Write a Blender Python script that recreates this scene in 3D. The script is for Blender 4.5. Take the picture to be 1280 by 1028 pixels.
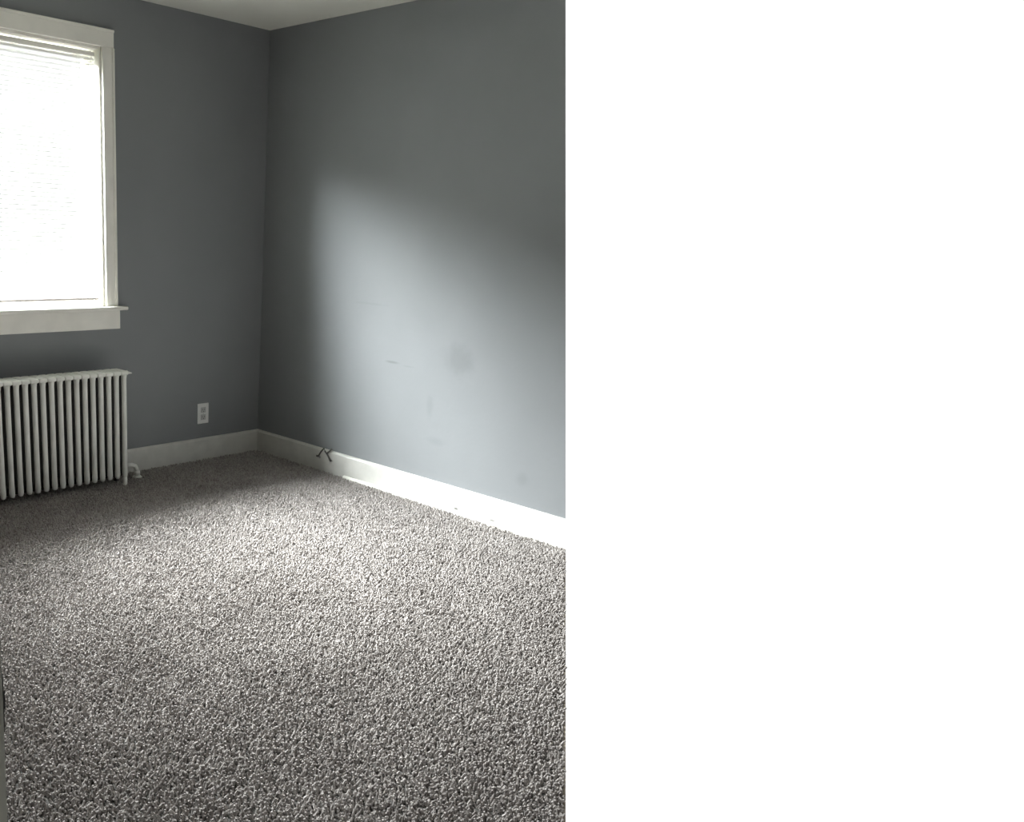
import bpy, bmesh, math, random
from mathutils import Vector, Matrix
random.seed(4)
sc = bpy.context.scene
for o in list(bpy.data.objects):
    bpy.data.objects.remove(o)

# ------------------------------------------------------------------ camera
F_PX = 1088.226                      # focal length in pixels of the 1280 px wide frame
cam_d = bpy.data.cameras.new('camera')
cam_d.sensor_fit = 'HORIZONTAL'; cam_d.sensor_width = 36.0
cam_d.lens = F_PX * 36.0 / 1280.0
cam_d.shift_x = (640 - 353.5) / 1280.0
cam_d.shift_y = (597.94 - 514) / 1280.0
cam_d.clip_start = 0.02
cam = bpy.data.objects.new('camera', cam_d)
sc.collection.objects.link(cam)
R_ = Vector((0.74343255, -0.66773948, 0.03784211))
U_ = Vector((0.156873, 0.22909926, 0.96067913))
F_ = Vector((0.65015298, 0.70826373, -0.27507014))
m = Matrix((R_, U_, -F_)).transposed().to_4x4()
CAM = Vector((-3.5573, -4.131, 1.36))
m.translation = CAM
cam.matrix_world = m
sc.camera = cam

# ------------------------------------------------------------------ sky, sun, exposure
w = bpy.data.worlds.new('overcast_sky'); sc.world = w; w.use_nodes = True
bg = w.node_tree.nodes['Background']
bg.inputs['Color'].default_value = (1.0, 1.0, 1.0, 1)
bg.inputs['Strength'].default_value = 1.06        # even white overcast

def aim(o, d):
    o.rotation_euler = Vector(d).to_track_quat('-Z', 'Y').to_euler()

# the bright part of the sky above the roofs across the street, which the window looks up to
sky_d = bpy.data.lights.new('bright_sky', 'AREA')
sky_d.shape = 'RECTANGLE'; sky_d.size = 4.4; sky_d.size_y = 1.35
sky_d.energy = 6600; sky_d.color = (0.93, 0.965, 1.0)
sky = bpy.data.objects.new('bright_sky', sky_d); sc.collection.objects.link(sky)
sky.location = (-3.1, 2.2, 3.68)
aim(sky, Vector((-1.8, 0, 2.2)) - sky.location)

vs = sc.view_settings
vs.view_transform = 'Standard'; vs.look = 'None'; vs.exposure = 0.0; vs.gamma = 1.0
vs.use_curve_mapping = False

# ------------------------------------------------------------------ materials
def mat(name, col, rough=0.6, noise=None, bump=None, spec=0.5, metallic=0.0):
    """noise=(scale, amount): colour mottling; bump=(scale, strength, distance)"""
    M = bpy.data.materials.new(name); M.use_nodes = True
    nt = M.node_tree; b = nt.nodes['Principled BSDF']
    b.inputs['Base Color'].default_value = (*col, 1); b.inputs['Roughness'].default_value = rough
    b.inputs['Metallic'].default_value = metallic; b.inputs['Specular IOR Level'].default_value = spec
    tc = nt.nodes.new('ShaderNodeNewGeometry')
    if noise:
        n = nt.nodes.new('ShaderNodeTexNoise'); n.inputs['Scale'].default_value = noise[0]; n.inputs['Detail'].default_value = 5
        nt.links.new(tc.outputs['Position'], n.inputs['Vector'])
        r = nt.nodes.new('ShaderNodeMapRange'); r.inputs['From Min'].default_value = 0.3; r.inputs['From Max'].default_value = 0.7
        r.inputs['To Min'].default_value = 1 - noise[1]; r.inputs['To Max'].default_value = 1 + noise[1]
        nt.links.new(n.outputs['Fac'], r.inputs['Value'])
        v = nt.nodes.new('ShaderNodeVectorMath'); v.operation = 'SCALE'; v.inputs[0].default_value = col
        nt.links.new(r.outputs['Result'], v.inputs['Scale']); nt.links.new(v.outputs['Vector'], b.inputs['Base Color'])
    if bump:
        n = nt.nodes.new('ShaderNodeTexNoise'); n.inputs['Scale'].default_value = bump[0]; n.inputs['Detail'].default_value = 4
        nt.links.new(tc.outputs['Position'], n.inputs['Vector'])
        k = nt.nodes.new('ShaderNodeBump'); k.inputs['Strength'].default_value = bump[1]; k.inputs['Distance'].default_value = bump[2]
        nt.links.new(n.outputs['Fac'], k.inputs['Height']); nt.links.new(k.outputs['Normal'], b.inputs['Normal'])
    return M

def marks(M, spots):
    """multiply the paint by soft elliptic stains: (centre, radii, darkness, ragged)"""
    nt = M.node_tree; b = nt.nodes['Principled BSDF']
    src = b.inputs['Base Color'].links[0].from_socket
    g = nt.nodes.new('ShaderNodeNewGeometry')
    nz = nt.nodes.new('ShaderNodeTexNoise'); nz.inputs['Scale'].default_value = 14; nz.inputs['Detail'].default_value = 4
    nt.links.new(g.outputs['Position'], nz.inputs['Vector'])
    for c, r, dark, ragged in spots:
        s = nt.nodes.new('ShaderNodeVectorMath'); s.operation = 'SUBTRACT'; s.inputs[1].default_value = c
        nt.links.new(g.outputs['Position'], s.inputs[0])
        d = nt.nodes.new('ShaderNodeVectorMath'); d.operation = 'DIVIDE'; d.inputs[1].default_value = r
        nt.links.new(s.outputs['Vector'], d.inputs[0])
        l = nt.nodes.new('ShaderNodeVectorMath'); l.operation = 'LENGTH'; nt.links.new(d.outputs['Vector'], l.inputs[0])
        a = nt.nodes.new('ShaderNodeMath'); a.operation = 'MULTIPLY_ADD'; a.inputs[1].default_value = ragged
        nt.links.new(nz.outputs['Fac'], a.inputs[0]); nt.links.new(l.outputs['Value'], a.inputs[2])
        q = nt.nodes.new('ShaderNodeMapRange'); q.interpolation_type = 'SMOOTHSTEP'
        q.inputs['From Min'].default_value = 0.2 + ragged * .5; q.inputs['From Max'].default_value = 1.0 + ragged * .5
        q.inputs['To Min'].default_value = 1 - dark; q.inputs['To Max'].default_value = 1
        nt.links.new(a.outputs['Value'], q.inputs['Value'])
        v = nt.nodes.new('ShaderNodeVectorMath'); v.operation = 'SCALE'
        nt.links.new(src, v.inputs[0]); nt.links.new(q.outputs['Result'], v.inputs['Scale']); src = v.outputs['Vector']
    nt.links.new(src, b.inputs['Base Color'])

WALL_COL = (0.235, 0.244, 0.250)
m_wall = mat('grey_wall_paint', WALL_COL, 0.55, (2.2, .035), (55, .12, .004), .3)
m_wall_r = mat('grey_wall_paint_scuffed', WALL_COL, 0.55, (2.2, .035), (55, .12, .004), .3)
marks(m_wall_r, [((0, -1.52, .765), (.1, .125, .11), .13, .9),
                 ((0, -1.08, .698), (.1, .075, .010), .22, .8),
                 ((0, -1.20, .69), (.1, .06, .006), .08, .8),
                 ((0, -1.36, .50), (.1, .03, .09), .07, .9),
                 ((0, -1.42, .33), (.1, .10, .03), .07, .9),
                 ((0, -.90, .99), (.1, .16, .010), .06, .8),
                 ((0, -1.95, .25), (.1, .05, .05), .08, .9)])
m_ceil = mat('white_ceiling_paint', (0.78, 0.77, 0.70), 0.8, (3, .03), (40, .15, .004), .2)
m_trim = mat('white_trim_paint', (0.84, 0.82, 0.75), 0.38, (9, .05), (30, .15, .002))
m_base = mat('white_baseboard_paint', (0.62, 0.61, 0.57), 0.42, (16, .06), (35, .2, .002))
marks(m_base, [((-.02, -1.597, .014), (.03, .022, .010), .75, .5), ((-.02, -1.818, .012), (.03, .035, .007), .7, .5),
               ((-.02, -.86, .004), (.03, .04, .006), .6, .5), ((-.02, -.59, .068), (.03, .014, .012), .6, .5)])
m_rad = mat('radiator_enamel', (0.74, 0.74, 0.69), 0.4, (12, .06), None)
m_gap_shade = mat('radiator_gap_shade', (0.05, 0.047, 0.042), 0.7, (12, .2), None)  # shade between the front tubes, painted as a dark colour on the rear columns
m_plate = mat('outlet_plastic', (0.80, 0.80, 0.78), 0.35)
m_insert = mat('outlet_insert', (0.52, 0.52, 0.51), 0.4)
m_slot = mat('slot_dark', (0.02, 0.02, 0.02), 0.6)
m_wire = mat('wire_dark', (0.09, 0.082, 0.075), 0.5)
m_steel = mat('dark_steel', (0.10, 0.095, 0.085), 0.4, metallic=.8)
m_door = mat('door_paint', (0.50, 0.49, 0.42), 0.45, (6, .05), None)
m_slab = mat('subfloor', (0.3, 0.26, 0.2), 0.9, (8, .1), None)
m_rail = mat('rail_taupe', (0.30, 0.27, 0.26), 0.5)
m_cord = mat('cord_white', (0.8, 0.8, 0.78), 0.8)

m_slat = bpy.data.materials.new('blind_vinyl'); m_slat.use_nodes = True
nt = m_slat.node_tree; b = nt.nodes['Principled BSDF']
b.inputs['Base Color'].default_value = (.93, .93, .91, 1); b.inputs['Roughness'].default_value = .45
tr = nt.nodes.new('ShaderNodeBsdfTranslucent'); tr.inputs['Color'].default_value = (.94, .94, .92, 1)
mx = nt.nodes.new('ShaderNodeMixShader'); mx.inputs['Fac'].default_value = .45
nt.links.new(b.outputs['BSDF'], mx.inputs[1]); nt.links.new(tr.outputs['BSDF'], mx.inputs[2])
nt.links.new(mx.outputs['Shader'], nt.nodes['Material Output'].inputs['Surface'])

m_glass = bpy.data.materials.new('window_glass'); m_glass.use_nodes = True
nt = m_glass.node_tree; nt.nodes.remove(nt.nodes['Principled BSDF'])
t_ = nt.nodes.new('ShaderNodeBsdfTransparent'); t_.inputs['Color'].default_value = (.96, .97, .96, 1)
g_ = nt.nodes.new('ShaderNodeBsdfGlossy'); g_.inputs['Roughness'].default_value = .02
fr = nt.nodes.new('ShaderNodeFresnel'); ge = nt.nodes.new('ShaderNodeNewGeometry')
ir = nt.nodes.new('ShaderNodeMapRange'); ir.inputs['To Min'].default_value = 1.45; ir.inputs['To Max'].default_value = 1 / 1.45
nt.links.new(ge.outputs['Backfacing'], ir.inputs['Value']); nt.links.new(ir.outputs['Result'], fr.inputs['IOR'])   # thin pane: same reflection from both faces
mx = nt.nodes.new('ShaderNodeMixShader')
nt.links.new(fr.outputs['Fac'], mx.inputs['Fac']); nt.links.new(t_.outputs['BSDF'], mx.inputs[1]); nt.links.new(g_.outputs['BSDF'], mx.inputs[2])
nt.links.new(mx.outputs['Shader'], nt.nodes['Material Output'].inputs['Surface'])

# ------------------------------------------------------------------ helpers
def finish(name, bm, material, parent=None, smooth=False, loc=(0, 0, 0)):
    bmesh.ops.recalc_face_normals(bm, faces=bm.faces)
    me = bpy.data.meshes.new(name); bm.to_mesh(me); bm.free()
    me.materials.append(material)
    if smooth:
        for p in me.polygons: p.use_smooth = True
    o = bpy.data.objects.new(name, me); sc.collection.objects.link(o)
    o.location = loc
    if parent: o.parent = parent
    return o

def tag(o, label=None, cat=None, group=None, kind=None):
    for k, v in (('label', label), ('category', cat), ('group', group), ('kind', kind)):
        if v: o[k] = v
    return o

def empty(name, loc=(0, 0, 0)):
    o = bpy.data.objects.new(name, None); sc.collection.objects.link(o); o.location = loc
    o.empty_display_size = .05
    return o

def box(bm, x0, x1, y0, y1, z0, z1, bevel=0.0, seg=2):
    r = bmesh.ops.create_cube(bm, size=1)
    for v in r['verts']:
        v.co = Vector(((x0 + x1) / 2 + v.co.x * (x1 - x0), (y0 + y1) / 2 + v.co.y * (y1 - y0), (z0 + z1) / 2 + v.co.z * (z1 - z0)))
    if bevel:
        ed = list({e for v in r['verts'] for e in v.link_edges})
        bmesh.ops.bevel(bm, geom=ed, offset=bevel, segments=seg, affect='EDGES', profile=.5)

def prism(bm, bottom, top):
    """solid between two matching rings of 3D points"""
    n = len(bottom)
    a = [bm.verts.new(p) for p in bottom]; c = [bm.verts.new(p) for p in top]
    bm.faces.new(a[::-1]); bm.faces.new(c)
    for i in range(n):
        j = (i + 1) % n
        bm.faces.new((a[i], a[j], c[j], c[i]))

def tube(bm, pts, radii, n=10, cap=True):
    """round bar along points with a radius at each"""
    pts = [Vector(p) for p in pts]; rings = []
    for i, p in enumerate(pts):
        t = (pts[min(i + 1, len(pts) - 1)] - pts[max(i - 1, 0)]).normalized()
        ref = Vector((0, 1, 0)) if abs(t.y) < .9 else Vector((1, 0, 0))
        u = t.cross(ref).normalized(); v = t.cross(u)
        r = radii[i] if hasattr(radii, '__len__') else radii
        rings.append([bm.verts.new(p + u * (r * math.cos(2 * math.pi * k / n)) + v * (r * math.sin(2 * math.pi * k / n))) for k in range(n)])
    for a, c in zip(rings, rings[1:]):
        for k in range(n):
            bm.faces.new((a[k], a[(k + 1) % n], c[(k + 1) % n], c[k]))
    if cap:
        bm.faces.new(rings[0][::-1]); bm.faces.new(rings[-1])

# The room: corner at the origin, window wall on y = 0, right wall on x = 0, both running to negative x / y.
H = 2.44
WEST, SOUTH = -4.06, -4.62
FLOOR_Z = -0.018
# Nothing of the right wall beyond this plane is recorded: the model of the room stops there.
_n = (R_ * (707 - 353.5) / F_PX + F_).cross(U_)
def end_y(x, z):
    return CAM.y - (_n.x * (x - CAM.x) + _n.z * (z - CAM.z)) / _n.y

# ------------------------------------------------------------------ structure
TH = .14
E0 = (-1.84, end_y(-1.84, FLOOR_Z))
fl = [(TH, TH), (TH, end_y(TH, FLOOR_Z)), E0, (-.86, -4.14), (TH, -4.12), (TH, SOUTH), (WEST, SOUTH), (WEST, TH)]
bm = bmesh.new()
prism(bm, [(x, y, FLOOR_Z - .05) for x, y in fl], [(x, y, FLOOR_Z) for x, y in fl])
tag(finish('floor', bm, m_slab), 'timber subfloor hidden under the grey carpet', 'floor', kind='structure')

cl = [(TH, TH), (TH, SOUTH), (WEST, SOUTH), (WEST, TH)]
bm = bmesh.new()
prism(bm, [(x, y, H) for x, y in cl], [(x, y, H + .06) for x, y in cl])
tag(finish('ceiling', bm, m_ceil), 'off-white painted ceiling above the grey walls', 'ceiling', kind='structure')

# right wall, one solid that ends on the slanted edge
bm = bmesh.new()
ring = lambda z: [(0, 0, z), (TH, TH, z), (TH, end_y(TH, z), z), (0, end_y(0, z), z)]
prism(bm, ring(FLOOR_Z), ring(H))
box(bm, 0, TH, SOUTH, -4.12, FLOOR_Z, H)
tag(finish('wall_right', bm, m_wall_r), 'smooth grey wall right of the corner with a pale pool of window light', 'wall', kind='structure')

# window wall with its opening
WX0, WX1, WZ0, WZ1 = -2.42, -1.10, .915, 2.19
def wall_with_hole(bm, x0, x1, z0, z1, hx0, hx1, hz0, hz1, y0, y1):
    o = [(x0, z0), (x1, z0), (x1, z1), (x0, z1)]; h = [(hx0, hz0), (hx1, hz0), (hx1, hz1), (hx0, hz1)]
    V = {}
    for tag_, pts in (('o', o), ('h', h)):
        for i, (x, z) in enumerate(pts):
            V[tag_, i, 0] = bm.verts.new((x, y0, z)); V[tag_, i, 1] = bm.verts.new((x, y1, z))
    for i in range(4):
        j = (i + 1) % 4
        for s in (0, 1):
            bm.faces.new((V['o', i, s], V['o', j, s], V['h', j, s], V['h', i, s]))
        bm.faces.new((V['o', i, 0], V['o', j, 0], V['o', j, 1], V['o', i, 1]))
        bm.faces.new((V['h', i, 0], V['h', j, 0], V['h', j, 1], V['h', i, 1]))
bm = bmesh.new()
wall_with_hole(bm, WEST, 0, FLOOR_Z, H, WX0, WX1, WZ0, WZ1, 0, TH)
tag(finish('wall_left', bm, m_wall), 'dark grey wall holding the window, left of the corner', 'wall', kind='structure')

# wall behind the open door, with the doorway the door belongs to, and the wall behind the viewer
DX, DY = -3.2812, -3.455              # free edge of the door
HY = DY
bm = bmesh.new()
box(bm, WEST - .12, WEST, HY + .02, 0, FLOOR_Z, H)
box(bm, WEST - .12, WEST, SOUTH, HY - .80, FLOOR_Z, H)
box(bm, WEST - .12, WEST, HY - .80, HY + .02, 2.06, H)
tag(finish('wall_rear', bm, m_wall), 'grey wall with the doorway behind the open door', 'wall', kind='structure')
bm = bmesh.new()
box(bm, WEST, TH, SOUTH - .12, SOUTH, FLOOR_Z, H)
tag(finish('wall_back', bm, m_wall), 'grey wall behind the viewer', 'wall', kind='structure')

# baseboards: flat board, small eased top edge
BT, BH = .018, .123
def base_profile(d, z):              # (distance from wall, height)
    return [(0, z), (BT, z), (BT, BH - .012), (BT - .007, BH - .002), (BT - .012, BH), (0, BH)]
bm = bmesh.new()
prof = base_profile(0, FLOOR_Z)
prism(bm, [(WEST, -d, z) for d, z in prof], [(-d, -d, z) for d, z in prof])
tag(finish('baseboard_left', bm, m_base), 'white baseboard under the window wall, right of the radiator', 'baseboard', kind='structure')
bm = bmesh.new()
prism(bm, [(-d, -d, z) for d, z in prof], [(-d, end_y(-d, z), z) for d, z in prof])
tag(finish('baseboard_right', bm, m_base), 'white chipped baseboard along the right wall', 'baseboard', kind='structure')
# narrow bright strip at the foot of the right baseboard, starting part of the way along
bm = bmesh.new()
sp = [(BT, FLOOR_Z), (BT + .016, FLOOR_Z), (BT + .016, -.004), (BT + .011, .003), (BT, .005)]
prism(bm, [(-d, -.80, z) for d, z in sp], [(-d, end_y(-d, z), z) for d, z in sp])
tag(finish('trim_1', bm, m_trim), 'thin white shoe strip at the foot of the right baseboard', 'trim', kind='structure')

# ------------------------------------------------------------------ window
win = empty('window_1', (WX1, 0, WZ0))
tag(win, 'white framed window with a stool and apron, cut by the left photo edge', 'window', kind='structure')
def wpart(name, fn, material=m_trim, parent=win, smooth=False):
    bm = bmesh.new(); fn(bm)
    off = Vector((-WX1, 0, -WZ0)) if parent is win else Vector((0, 0, 0))
    if parent is not win:            # sub-part of a sash
        off = Vector((-WX1, 0, -WZ0))
    bmesh.ops.translate(bm, verts=bm.verts, vec=off)
    return finish(name, bm, material, parent, smooth)
CW = .066
wpart('side_casing', lambda b: (box(b, WX1, WX1 + CW, -.02, 0, WZ0, WZ1, .003), box(b, WX1 + CW - .014, WX1 + CW, -.027, -.001, WZ0, WZ1, .004)))
wpart('side_casing', lambda b: (box(b, WX0 - CW, WX0, -.02, 0, WZ0, WZ1, .003), box(b, WX0 - CW, WX0 - CW + .014, -.027, -.001, WZ0, WZ1, .004)))
wpart('head_casing', lambda b: (box(b, WX0 - CW, WX1 + CW, -.02, 0, WZ1, WZ1 + .082, .003), box(b, WX0 - CW, WX1 + CW, -.027, -.001, WZ1 + .068, WZ1 + .082, .004)))
wpart('stool', lambda b: (box(b, WX0 - CW - .05, WX1 + CW + .045, -.058, 0, WZ0 - .006, WZ0 + .014, .006, 3), box(b, WX0, WX1, -.002, .07, WZ0 - .012, WZ0 + .014, .002)))
wpart('apron', lambda b: box(b, WX0 - CW - .015, WX1 + CW + .015, -.02, 0, WZ0 - .107, WZ0 - .006, .003))
# jamb liner and stops
def jamb(b):
    t = .012
    box(b, WX1 - t, WX1, -.0005, TH, WZ0 + .014, WZ1); box(b, WX0, WX0 + t, -.0005, TH, WZ0 + .014, WZ1)
    box(b, WX0 + t, WX1 - t, -.0005, TH, WZ1 - t, WZ1)
    box(b, WX1 - t - .012, WX1 - t, .066, .078, WZ0 + .014, WZ1 - t, .003); box(b, WX0 + t, WX0 + t + .012, .066, .078, WZ0 + .014, WZ1 - t, .003)
wpart('jamb', jamb)
def sash(z0, z1, y):
    x0, x1 = WX0 + .013, WX1 - .013; s = .034
    def fr(b):
        box(b, x0, x0 + s, y, y + .028, z0, z1, .003); box(b, x1 - s, x1, y, y + .028, z0, z1, .003)
        box(b, x0 + s, x1 - s, y, y + .028, z0, z0 + s, .003); box(b, x0 + s, x1 - s, y, y + .028, z1 - s, z1, .003)
    f = wpart('sash', fr)
    wpart('pane', lambda b: box(b, x0 + s - .004, x1 - s + .004, y + .012, y + .016, z0 + s - .004, z1 - s + .004), m_glass, f)
sash(WZ0 + .015, WZ1 - .013, .085)

# ------------------------------------------------------------------ blind in the window
BX0, BX1 = WX0 + .022, WX1 - .022
BY = .034
bl = empty('window_blind', (BX1, BY, WZ1 - .014))
tag(bl, 'white horizontal slat blind glowing in the window', 'blind')
L = BX1 - BX0
def bpart(name, fn, material, smooth=False, loc=(0, 0, 0)):
    bm = bmesh.new(); fn(bm); return finish(name, bm, material, bl, smooth, loc)
bpart('head_rail', lambda b: box(b, -L, 0, -.014, .014, -.030, -.012, .002), m_trim)
SP = .0212
TILT = math.radians(38)
def slat(b):
    ys = [-.0125, -.006, 0, .006, .0125]
    rows = []
    for s in (0, 1):
        for x in (-L, 0):
            rows.append([b.verts.new((x, yy * math.cos(TILT), yy * math.sin(TILT) + .0016 * (1 - (yy / .0125) ** 2) - s * .0006)) for yy in ys])
    a, c, d, e = rows
    for k in range(4):
        b.faces.new((a[k], a[k + 1], c[k + 1], c[k])); b.faces.new((d[k], e[k], e[k + 1], d[k + 1]))
    b.faces.new((a[0], c[0], e[0], d[0])); b.faces.new((a[4], d[4], e[4], c[4]))
z_bot = -(WZ1 - .014 - (WZ0 + .045))
first = None; z = -.042
while z > z_bot + .022:
    if first is None:
        first = bpart('slat', slat, m_slat, True, (0, 0, z))
    else:
        c = first.copy(); c.parent = bl; c.location = (0, 0, z); sc.collection.objects.link(c)
    z -= SP
bpart('bottom_rail', lambda b: box(b, -L, 0, -.012, .012, z_bot, z_bot + .012, .003), m_rail)
for fx in (-.10, -L / 2, -L + .10):
    bpart('ladder_cord', lambda b: (tube(b, [(fx, -.0135, -.03), (fx, -.0135, z_bot)], .0006, 5), tube(b, [(fx, .0135, -.03), (fx, .0135, z_bot)], .0006, 5)), m_cord)

# ------------------------------------------------------------------ radiator
RY, RP = -.207, .0463                 # centre line of the front tubes, section pitch
RX = -1.118
NSEC = 24
rad = empty('radiator', (RX, -.14, FLOOR_Z))
tag(rad, 'old white column radiator under the window', 'radiator')
DEP = [-.207, -.163, -.119]
zf = -FLOOR_Z                         # height of the carpet's top above the empty
def column(b, yy):
    tube(b, [(0, yy, .030 + zf), (0, yy, .036 + zf), (0, yy, .055 + zf), (0, yy, .10 + zf), (0, yy, .57 + zf), (0, yy, .594 + zf)],
         [.007, .0128, .0152, .0136, .0136, .0160], 10)
def section(b, legs=False):
    column(b, DEP[0] + .14)
    # top header, rounded, almost touching its neighbours
    box(b, -.0229, .0229, DEP[0] + .14 - .0155, DEP[-1] + .14 + .0155, .590 + zf, .612 + zf, .008, 3)
    tube(b, [(-.0231, .0, .596 + zf), (.0231, 0, .596 + zf)], .012, 10)
    if legs:
        tube(b, [(0, DEP[0] + .14, 0.0), (0, DEP[0] + .14, .012), (0, DEP[0] + .14, .045 + zf)], [.016, .013, .012], 10)
def rear(b, legs=False):
    for y in DEP[1:]: column(b, y + .14)
    box(b, -.009, .009, DEP[0] + .14, DEP[-1] + .14, .045 + zf, .075 + zf, .006, 2)
    tube(b, [(-.0231, -.02, .070 + zf), (.0231, -.02, .070 + zf)], .018, 10)
    if legs:
        tube(b, [(0, DEP[-1] + .14, 0.0), (0, DEP[-1] + .14, .012), (0, DEP[-1] + .14, .045 + zf)], [.016, .013, .012], 10)
protos = []
for legs in (False, True):
    bm = bmesh.new(); section(bm, legs); o = finish('section', bm, m_rad, rad, True)
    bm = bmesh.new(); rear(bm, legs); q = finish('rear_column', bm, m_gap_shade, o, True); q['label'] = 'rear column, gap shade put into its colour'
    protos.append((o, q))
(s0, q0), (s1, q1) = protos
s1.location = (0, 0, 0); s0.location = (-RP, 0, 0)
for k in range(2, NSEC):
    src, sq = (s1, q1) if k == NSEC - 1 else (s0, q0)
    c = src.copy(); c.parent = rad; c.location = (-RP * k, 0, 0); sc.collection.objects.link(c)
    d = sq.copy(); d.parent = c; sc.collection.objects.link(d)
bm = bmesh.new()
tube(bm, [(.015, -.052, .598 + zf), (.030, -.052, .598 + zf), (.032, -.052, .598 + zf), (.058, -.052, .594 + zf)], [.013, .013, .008, .003], 10)
tag(finish('air_vent', bm, m_rad, rad, True), 'small pointed air vent')
# valve and its riser
bm = bmesh.new()
tube(bm, [(.015, 0, .075 + zf), (.040, 0, .075 + zf)], .016, 6)
tube(bm, [(.040, 0, .075 + zf), (.085, 0, .072 + zf), (.108, 0, .062 + zf), (.118, 0, .040 + zf), (.120, 0, 0)], [.012, .013, .013, .0125, .0125], 10)
tube(bm, [(.120, 0, .012 + zf), (.120, 0, .034 + zf)], .019, 6)
va = finish('valve', bm, m_rad, rad, True); va['label'] = 'white supply valve at the foot'
bm = bmesh.new(); tube(bm, [(.120, 0, -.002 + zf), (.120, 0, .006 + zf)], [.028, .020], 14)
finish('floor_flange', bm, m_rad, va, True)

# ------------------------------------------------------------------ outlet
ot = empty('wall_outlet', (-.4425, 0, .2735))
tag(ot, 'white electrical outlet plate low on the window wall', 'outlet')
bm = bmesh.new(); box(bm, -.041, .041, -.007, 0, -.062, .062, .003, 2); finish('cover_plate', bm, m_plate, ot)
for dz in (-.022, .022):
    bm = bmesh.new(); box(bm, -.018, .018, -.0095, -.006, dz - .0165, dz + .0165, .002, 2)
    r = finish('receptacle', bm, m_insert, ot)
    bm = bmesh.new()
    box(bm, -.009, -.0065, -.0099, -.009, dz - .002, dz + .008); box(bm, .0065, .009, -.0099, -.009, dz - .001, dz + .007)
    tube(bm, [(0, -.009, dz - .008), (0, -.0099, dz - .008)], .0028, 8)
    finish('slot', bm, m_slot, r)
bm = bmesh.new(); tube(bm, [(0, -.006, 0), (0, -.0082, 0)], .0032, 8); finish('screw', bm, m_insert, ot)

# ------------------------------------------------------------------ bent wire at the right baseboard
wr = empty('wire_loop', (-BT, -.645, .08))
tag(wr, 'short dark bent wire poking out over the right baseboard', 'wire')
bm = bmesh.new()
P = [(-.022, -.575, .070), (-.024, -.585, .073), (-.022, -.604, .105), (-.016, -.622, .128), (-.024, -.640, .112), (-.025, -.655, .104),
     (-.020, -.672, .122), (-.014, -.684, .134)]
tube(bm, [Vector(q) - Vector((-BT, -.645, .08)) for q in P], .0044, 8)
finish('upper_strand', bm, m_wire, wr, True)
bm = bmesh.new()
P = [(-.025, -.652, .106), (-.026, -.668, .092), (-.025, -.684, .072), (-.022, -.690, .064)]
tube(bm, [Vector(q) - Vector((-BT, -.645, .08)) for q in P], [.0044, .0044, .006, .0068], 8)
finish('lower_strand', bm, m_wire, wr, True)
bm = bmesh.new()
box(bm, -.007, 0, -.006 + .072, .006 + .072, -.014, -.002, .002)
finish('staple', bm, m_wire, wr)

# ------------------------------------------------------------------ open door at the left photo edge
dr = empty('door_1', (WEST + .005, HY, FLOOR_Z + .022))
tag(dr, 'edge of an open painted door at the left photo edge', 'door', kind='structure')
DW = DX - (WEST + .005)
bm = bmesh.new()
box(bm, 0, DW, 0, .035, 0, 2.03, .002)
finish('leaf', bm, m_door, dr)
zl = .95 - (FLOOR_Z + .022)
bm = bmesh.new(); box(bm, DW - .003, DW + .0022, .004, .031, zl - .030, zl + .030, .0006); lp = finish('latch_plate', bm, m_steel, dr)
bm = bmesh.new()
prism(bm, [(DW, .009, zl - .009), (DW + .0052, .009, zl - .009), (DW + .0025, .026, zl - .009)], [(DW, .009, zl + .009), (DW + .0052, .009, zl + .009), (DW + .0025, .026, zl + .009)])
finish('latch_bolt', bm, m_slot, lp)
for s in (-1, 1):
    yc = .0175 + s * .0175
    bm = bmesh.new()
    tube(bm, [(DW - .062, yc, zl), (DW - .062, yc + s * .006, zl)], [.03, .028], 20)
    tube(bm, [(DW - .062, yc + s * .004, zl), (DW - .062, yc + s * .026, zl), (DW - .062, yc + s * .036, zl), (DW - .062, yc + s * .052, zl), (DW - .062, yc + s * .06, zl)],
         [.010, .010, .024, .027, .015], 20)
    finish('knob', bm, m_steel, dr, True)
for hz in (.22, 1.02, 1.80):
    bm = bmesh.new(); tube(bm, [(.0, -.005, hz - .045), (0, -.005, hz + .045)], .006, 10); finish('hinge', bm, m_steel, dr, True)
dr.rotation_euler = (0, math.radians(0.9), 0)

# ------------------------------------------------------------------ carpet: pile nobody could count
m_pile = bpy.data.materials.new('carpet_pile'); m_pile.use_nodes = True
nt = m_pile.node_tree; b = nt.nodes['Principled BSDF']
b.inputs['Roughness'].default_value = .95; b.inputs['Specular IOR Level'].default_value = .1
at = nt.nodes.new('ShaderNodeAttribute'); at.attribute_type = 'INSTANCER'; at.attribute_name = 'tint'
cr = nt.nodes.new('ShaderNodeValToRGB')
e = cr.color_ramp.elements
e[0].position = 0; e[0].color = (.175, .155, .142, 1); e[1].position = 1; e[1].color = (.58, .545, .52, 1)
k = e.new(.3); k.color = (.318, .292, .275, 1)
k = e.new(.75); k.color = (.435, .405, .384, 1)
nt.links.new(at.outputs['Fac'], cr.inputs['Fac']); nt.links.new(cr.outputs['Color'], b.inputs['Base Color'])
m_back = mat('carpet_backing', (.10, .095, .088), .95)

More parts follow.
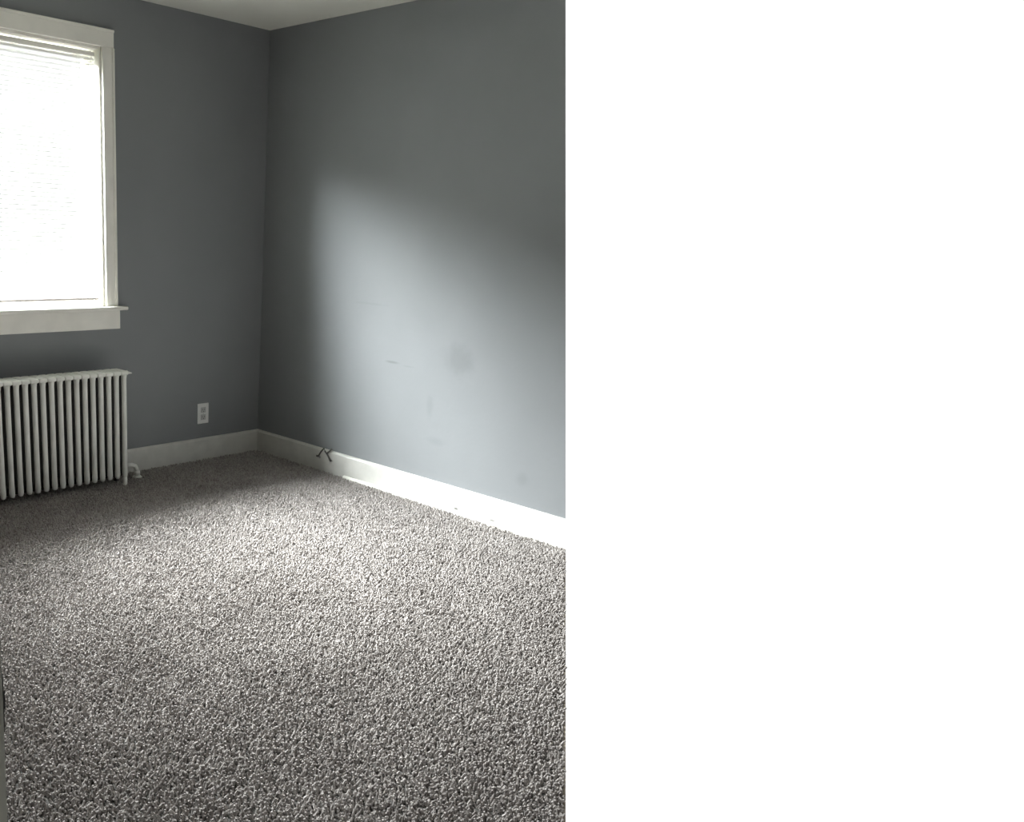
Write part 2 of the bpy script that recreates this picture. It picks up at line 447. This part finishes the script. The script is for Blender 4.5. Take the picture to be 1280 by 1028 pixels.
ins = BT + .004
cz = FLOOR_Z + .001
cp = [(-ins, -ins), (-ins, -.80), (-ins - .016, -.80), (-ins - .016, end_y(-ins - .016, cz) + .007), (E0[0], end_y(E0[0], cz) + .007), (-.86, -4.14), (-ins, -4.12), (-ins, SOUTH + .01), (WEST + .01, SOUTH + .01), (WEST + .01, -ins)]
bm = bmesh.new()
f = bm.faces.new([bm.verts.new((x, y, cz)) for x, y in cp])
bmesh.ops.triangulate(bm, faces=[f])
carpet = finish('carpet', bm, m_back)
for p in carpet.data.polygons:
    if p.normal.z < 0: p.flip()
carpet.data.materials.append(m_pile)
tag(carpet, 'grey speckled shag carpet covering the whole floor', 'carpet', kind='stuff')
ng = bpy.data.node_groups.new('pile', 'GeometryNodeTree')
ng.interface.new_socket('Geometry', in_out='INPUT', socket_type='NodeSocketGeometry')
ng.interface.new_socket('Geometry', in_out='OUTPUT', socket_type='NodeSocketGeometry')
N = ng.nodes.new; K = ng.links.new
gi, go = N('NodeGroupInput'), N('NodeGroupOutput')
dp = N('GeometryNodeDistributePointsOnFaces'); dp.distribute_method = 'POISSON'
dp.inputs['Distance Min'].default_value = .0054; dp.inputs['Density Max'].default_value = 36000
K(gi.outputs[0], dp.inputs['Mesh'])
cone = N('GeometryNodeMeshCone'); cone.fill_type = 'NGON'
for nm, v in (('Vertices', 5), ('Side Segments', 2), ('Radius Top', .0026), ('Radius Bottom', .0040), ('Depth', .012)):
    cone.inputs[nm].default_value = v
sm = N('GeometryNodeSetMaterial'); sm.inputs['Material'].default_value = m_pile
K(cone.outputs['Mesh'], sm.inputs['Geometry'])
rr = N('FunctionNodeRandomValue'); rr.data_type = 'FLOAT_VECTOR'
rr.inputs[0].default_value = (-.65, -.65, 0); rr.inputs[1].default_value = (.65, .65, 6.28)
rs = N('FunctionNodeRandomValue'); rs.data_type = 'FLOAT'
rs.inputs[2].default_value = .7; rs.inputs[3].default_value = 1.25
ip = N('GeometryNodeInstanceOnPoints')
K(dp.outputs['Points'], ip.inputs['Points']); K(sm.outputs['Geometry'], ip.inputs['Instance'])
K(rr.outputs[0], ip.inputs['Rotation']); K(rs.outputs[1], ip.inputs['Scale'])
# tint: per-tuft random plus broad worn patches
rt = N('FunctionNodeRandomValue'); rt.data_type = 'FLOAT'; rt.inputs['Seed'].default_value = 9; rt.inputs[2].default_value = .18; rt.inputs[3].default_value = .86
po = N('GeometryNodeInputPosition')
nz = N('ShaderNodeTexNoise'); nz.inputs['Scale'].default_value = 3.0; nz.inputs['Detail'].default_value = 3
K(po.outputs[0], nz.inputs['Vector'])
ad = N('ShaderNodeMath'); ad.operation = 'MULTIPLY_ADD'; ad.inputs[1].default_value = .5
K(nz.outputs[0], ad.inputs[0])
s2 = N('ShaderNodeMath'); s2.operation = 'SUBTRACT'; s2.inputs[1].default_value = .25; K(rt.outputs[1], s2.inputs[0])
K(s2.outputs[0], ad.inputs[2])
st = N('GeometryNodeStoreNamedAttribute'); st.data_type = 'FLOAT'; st.domain = 'INSTANCE'
st.inputs['Name'].default_value = 'tint'
K(ip.outputs['Instances'], st.inputs['Geometry']); K(ad.outputs[0], st.inputs['Value'])
jn = N('GeometryNodeJoinGeometry')
K(gi.outputs[0], jn.inputs[0]); K(st.outputs['Geometry'], jn.inputs[0]); K(jn.outputs[0], go.inputs[0])
md = carpet.modifiers.new('pile', 'NODES'); md.node_group = ng
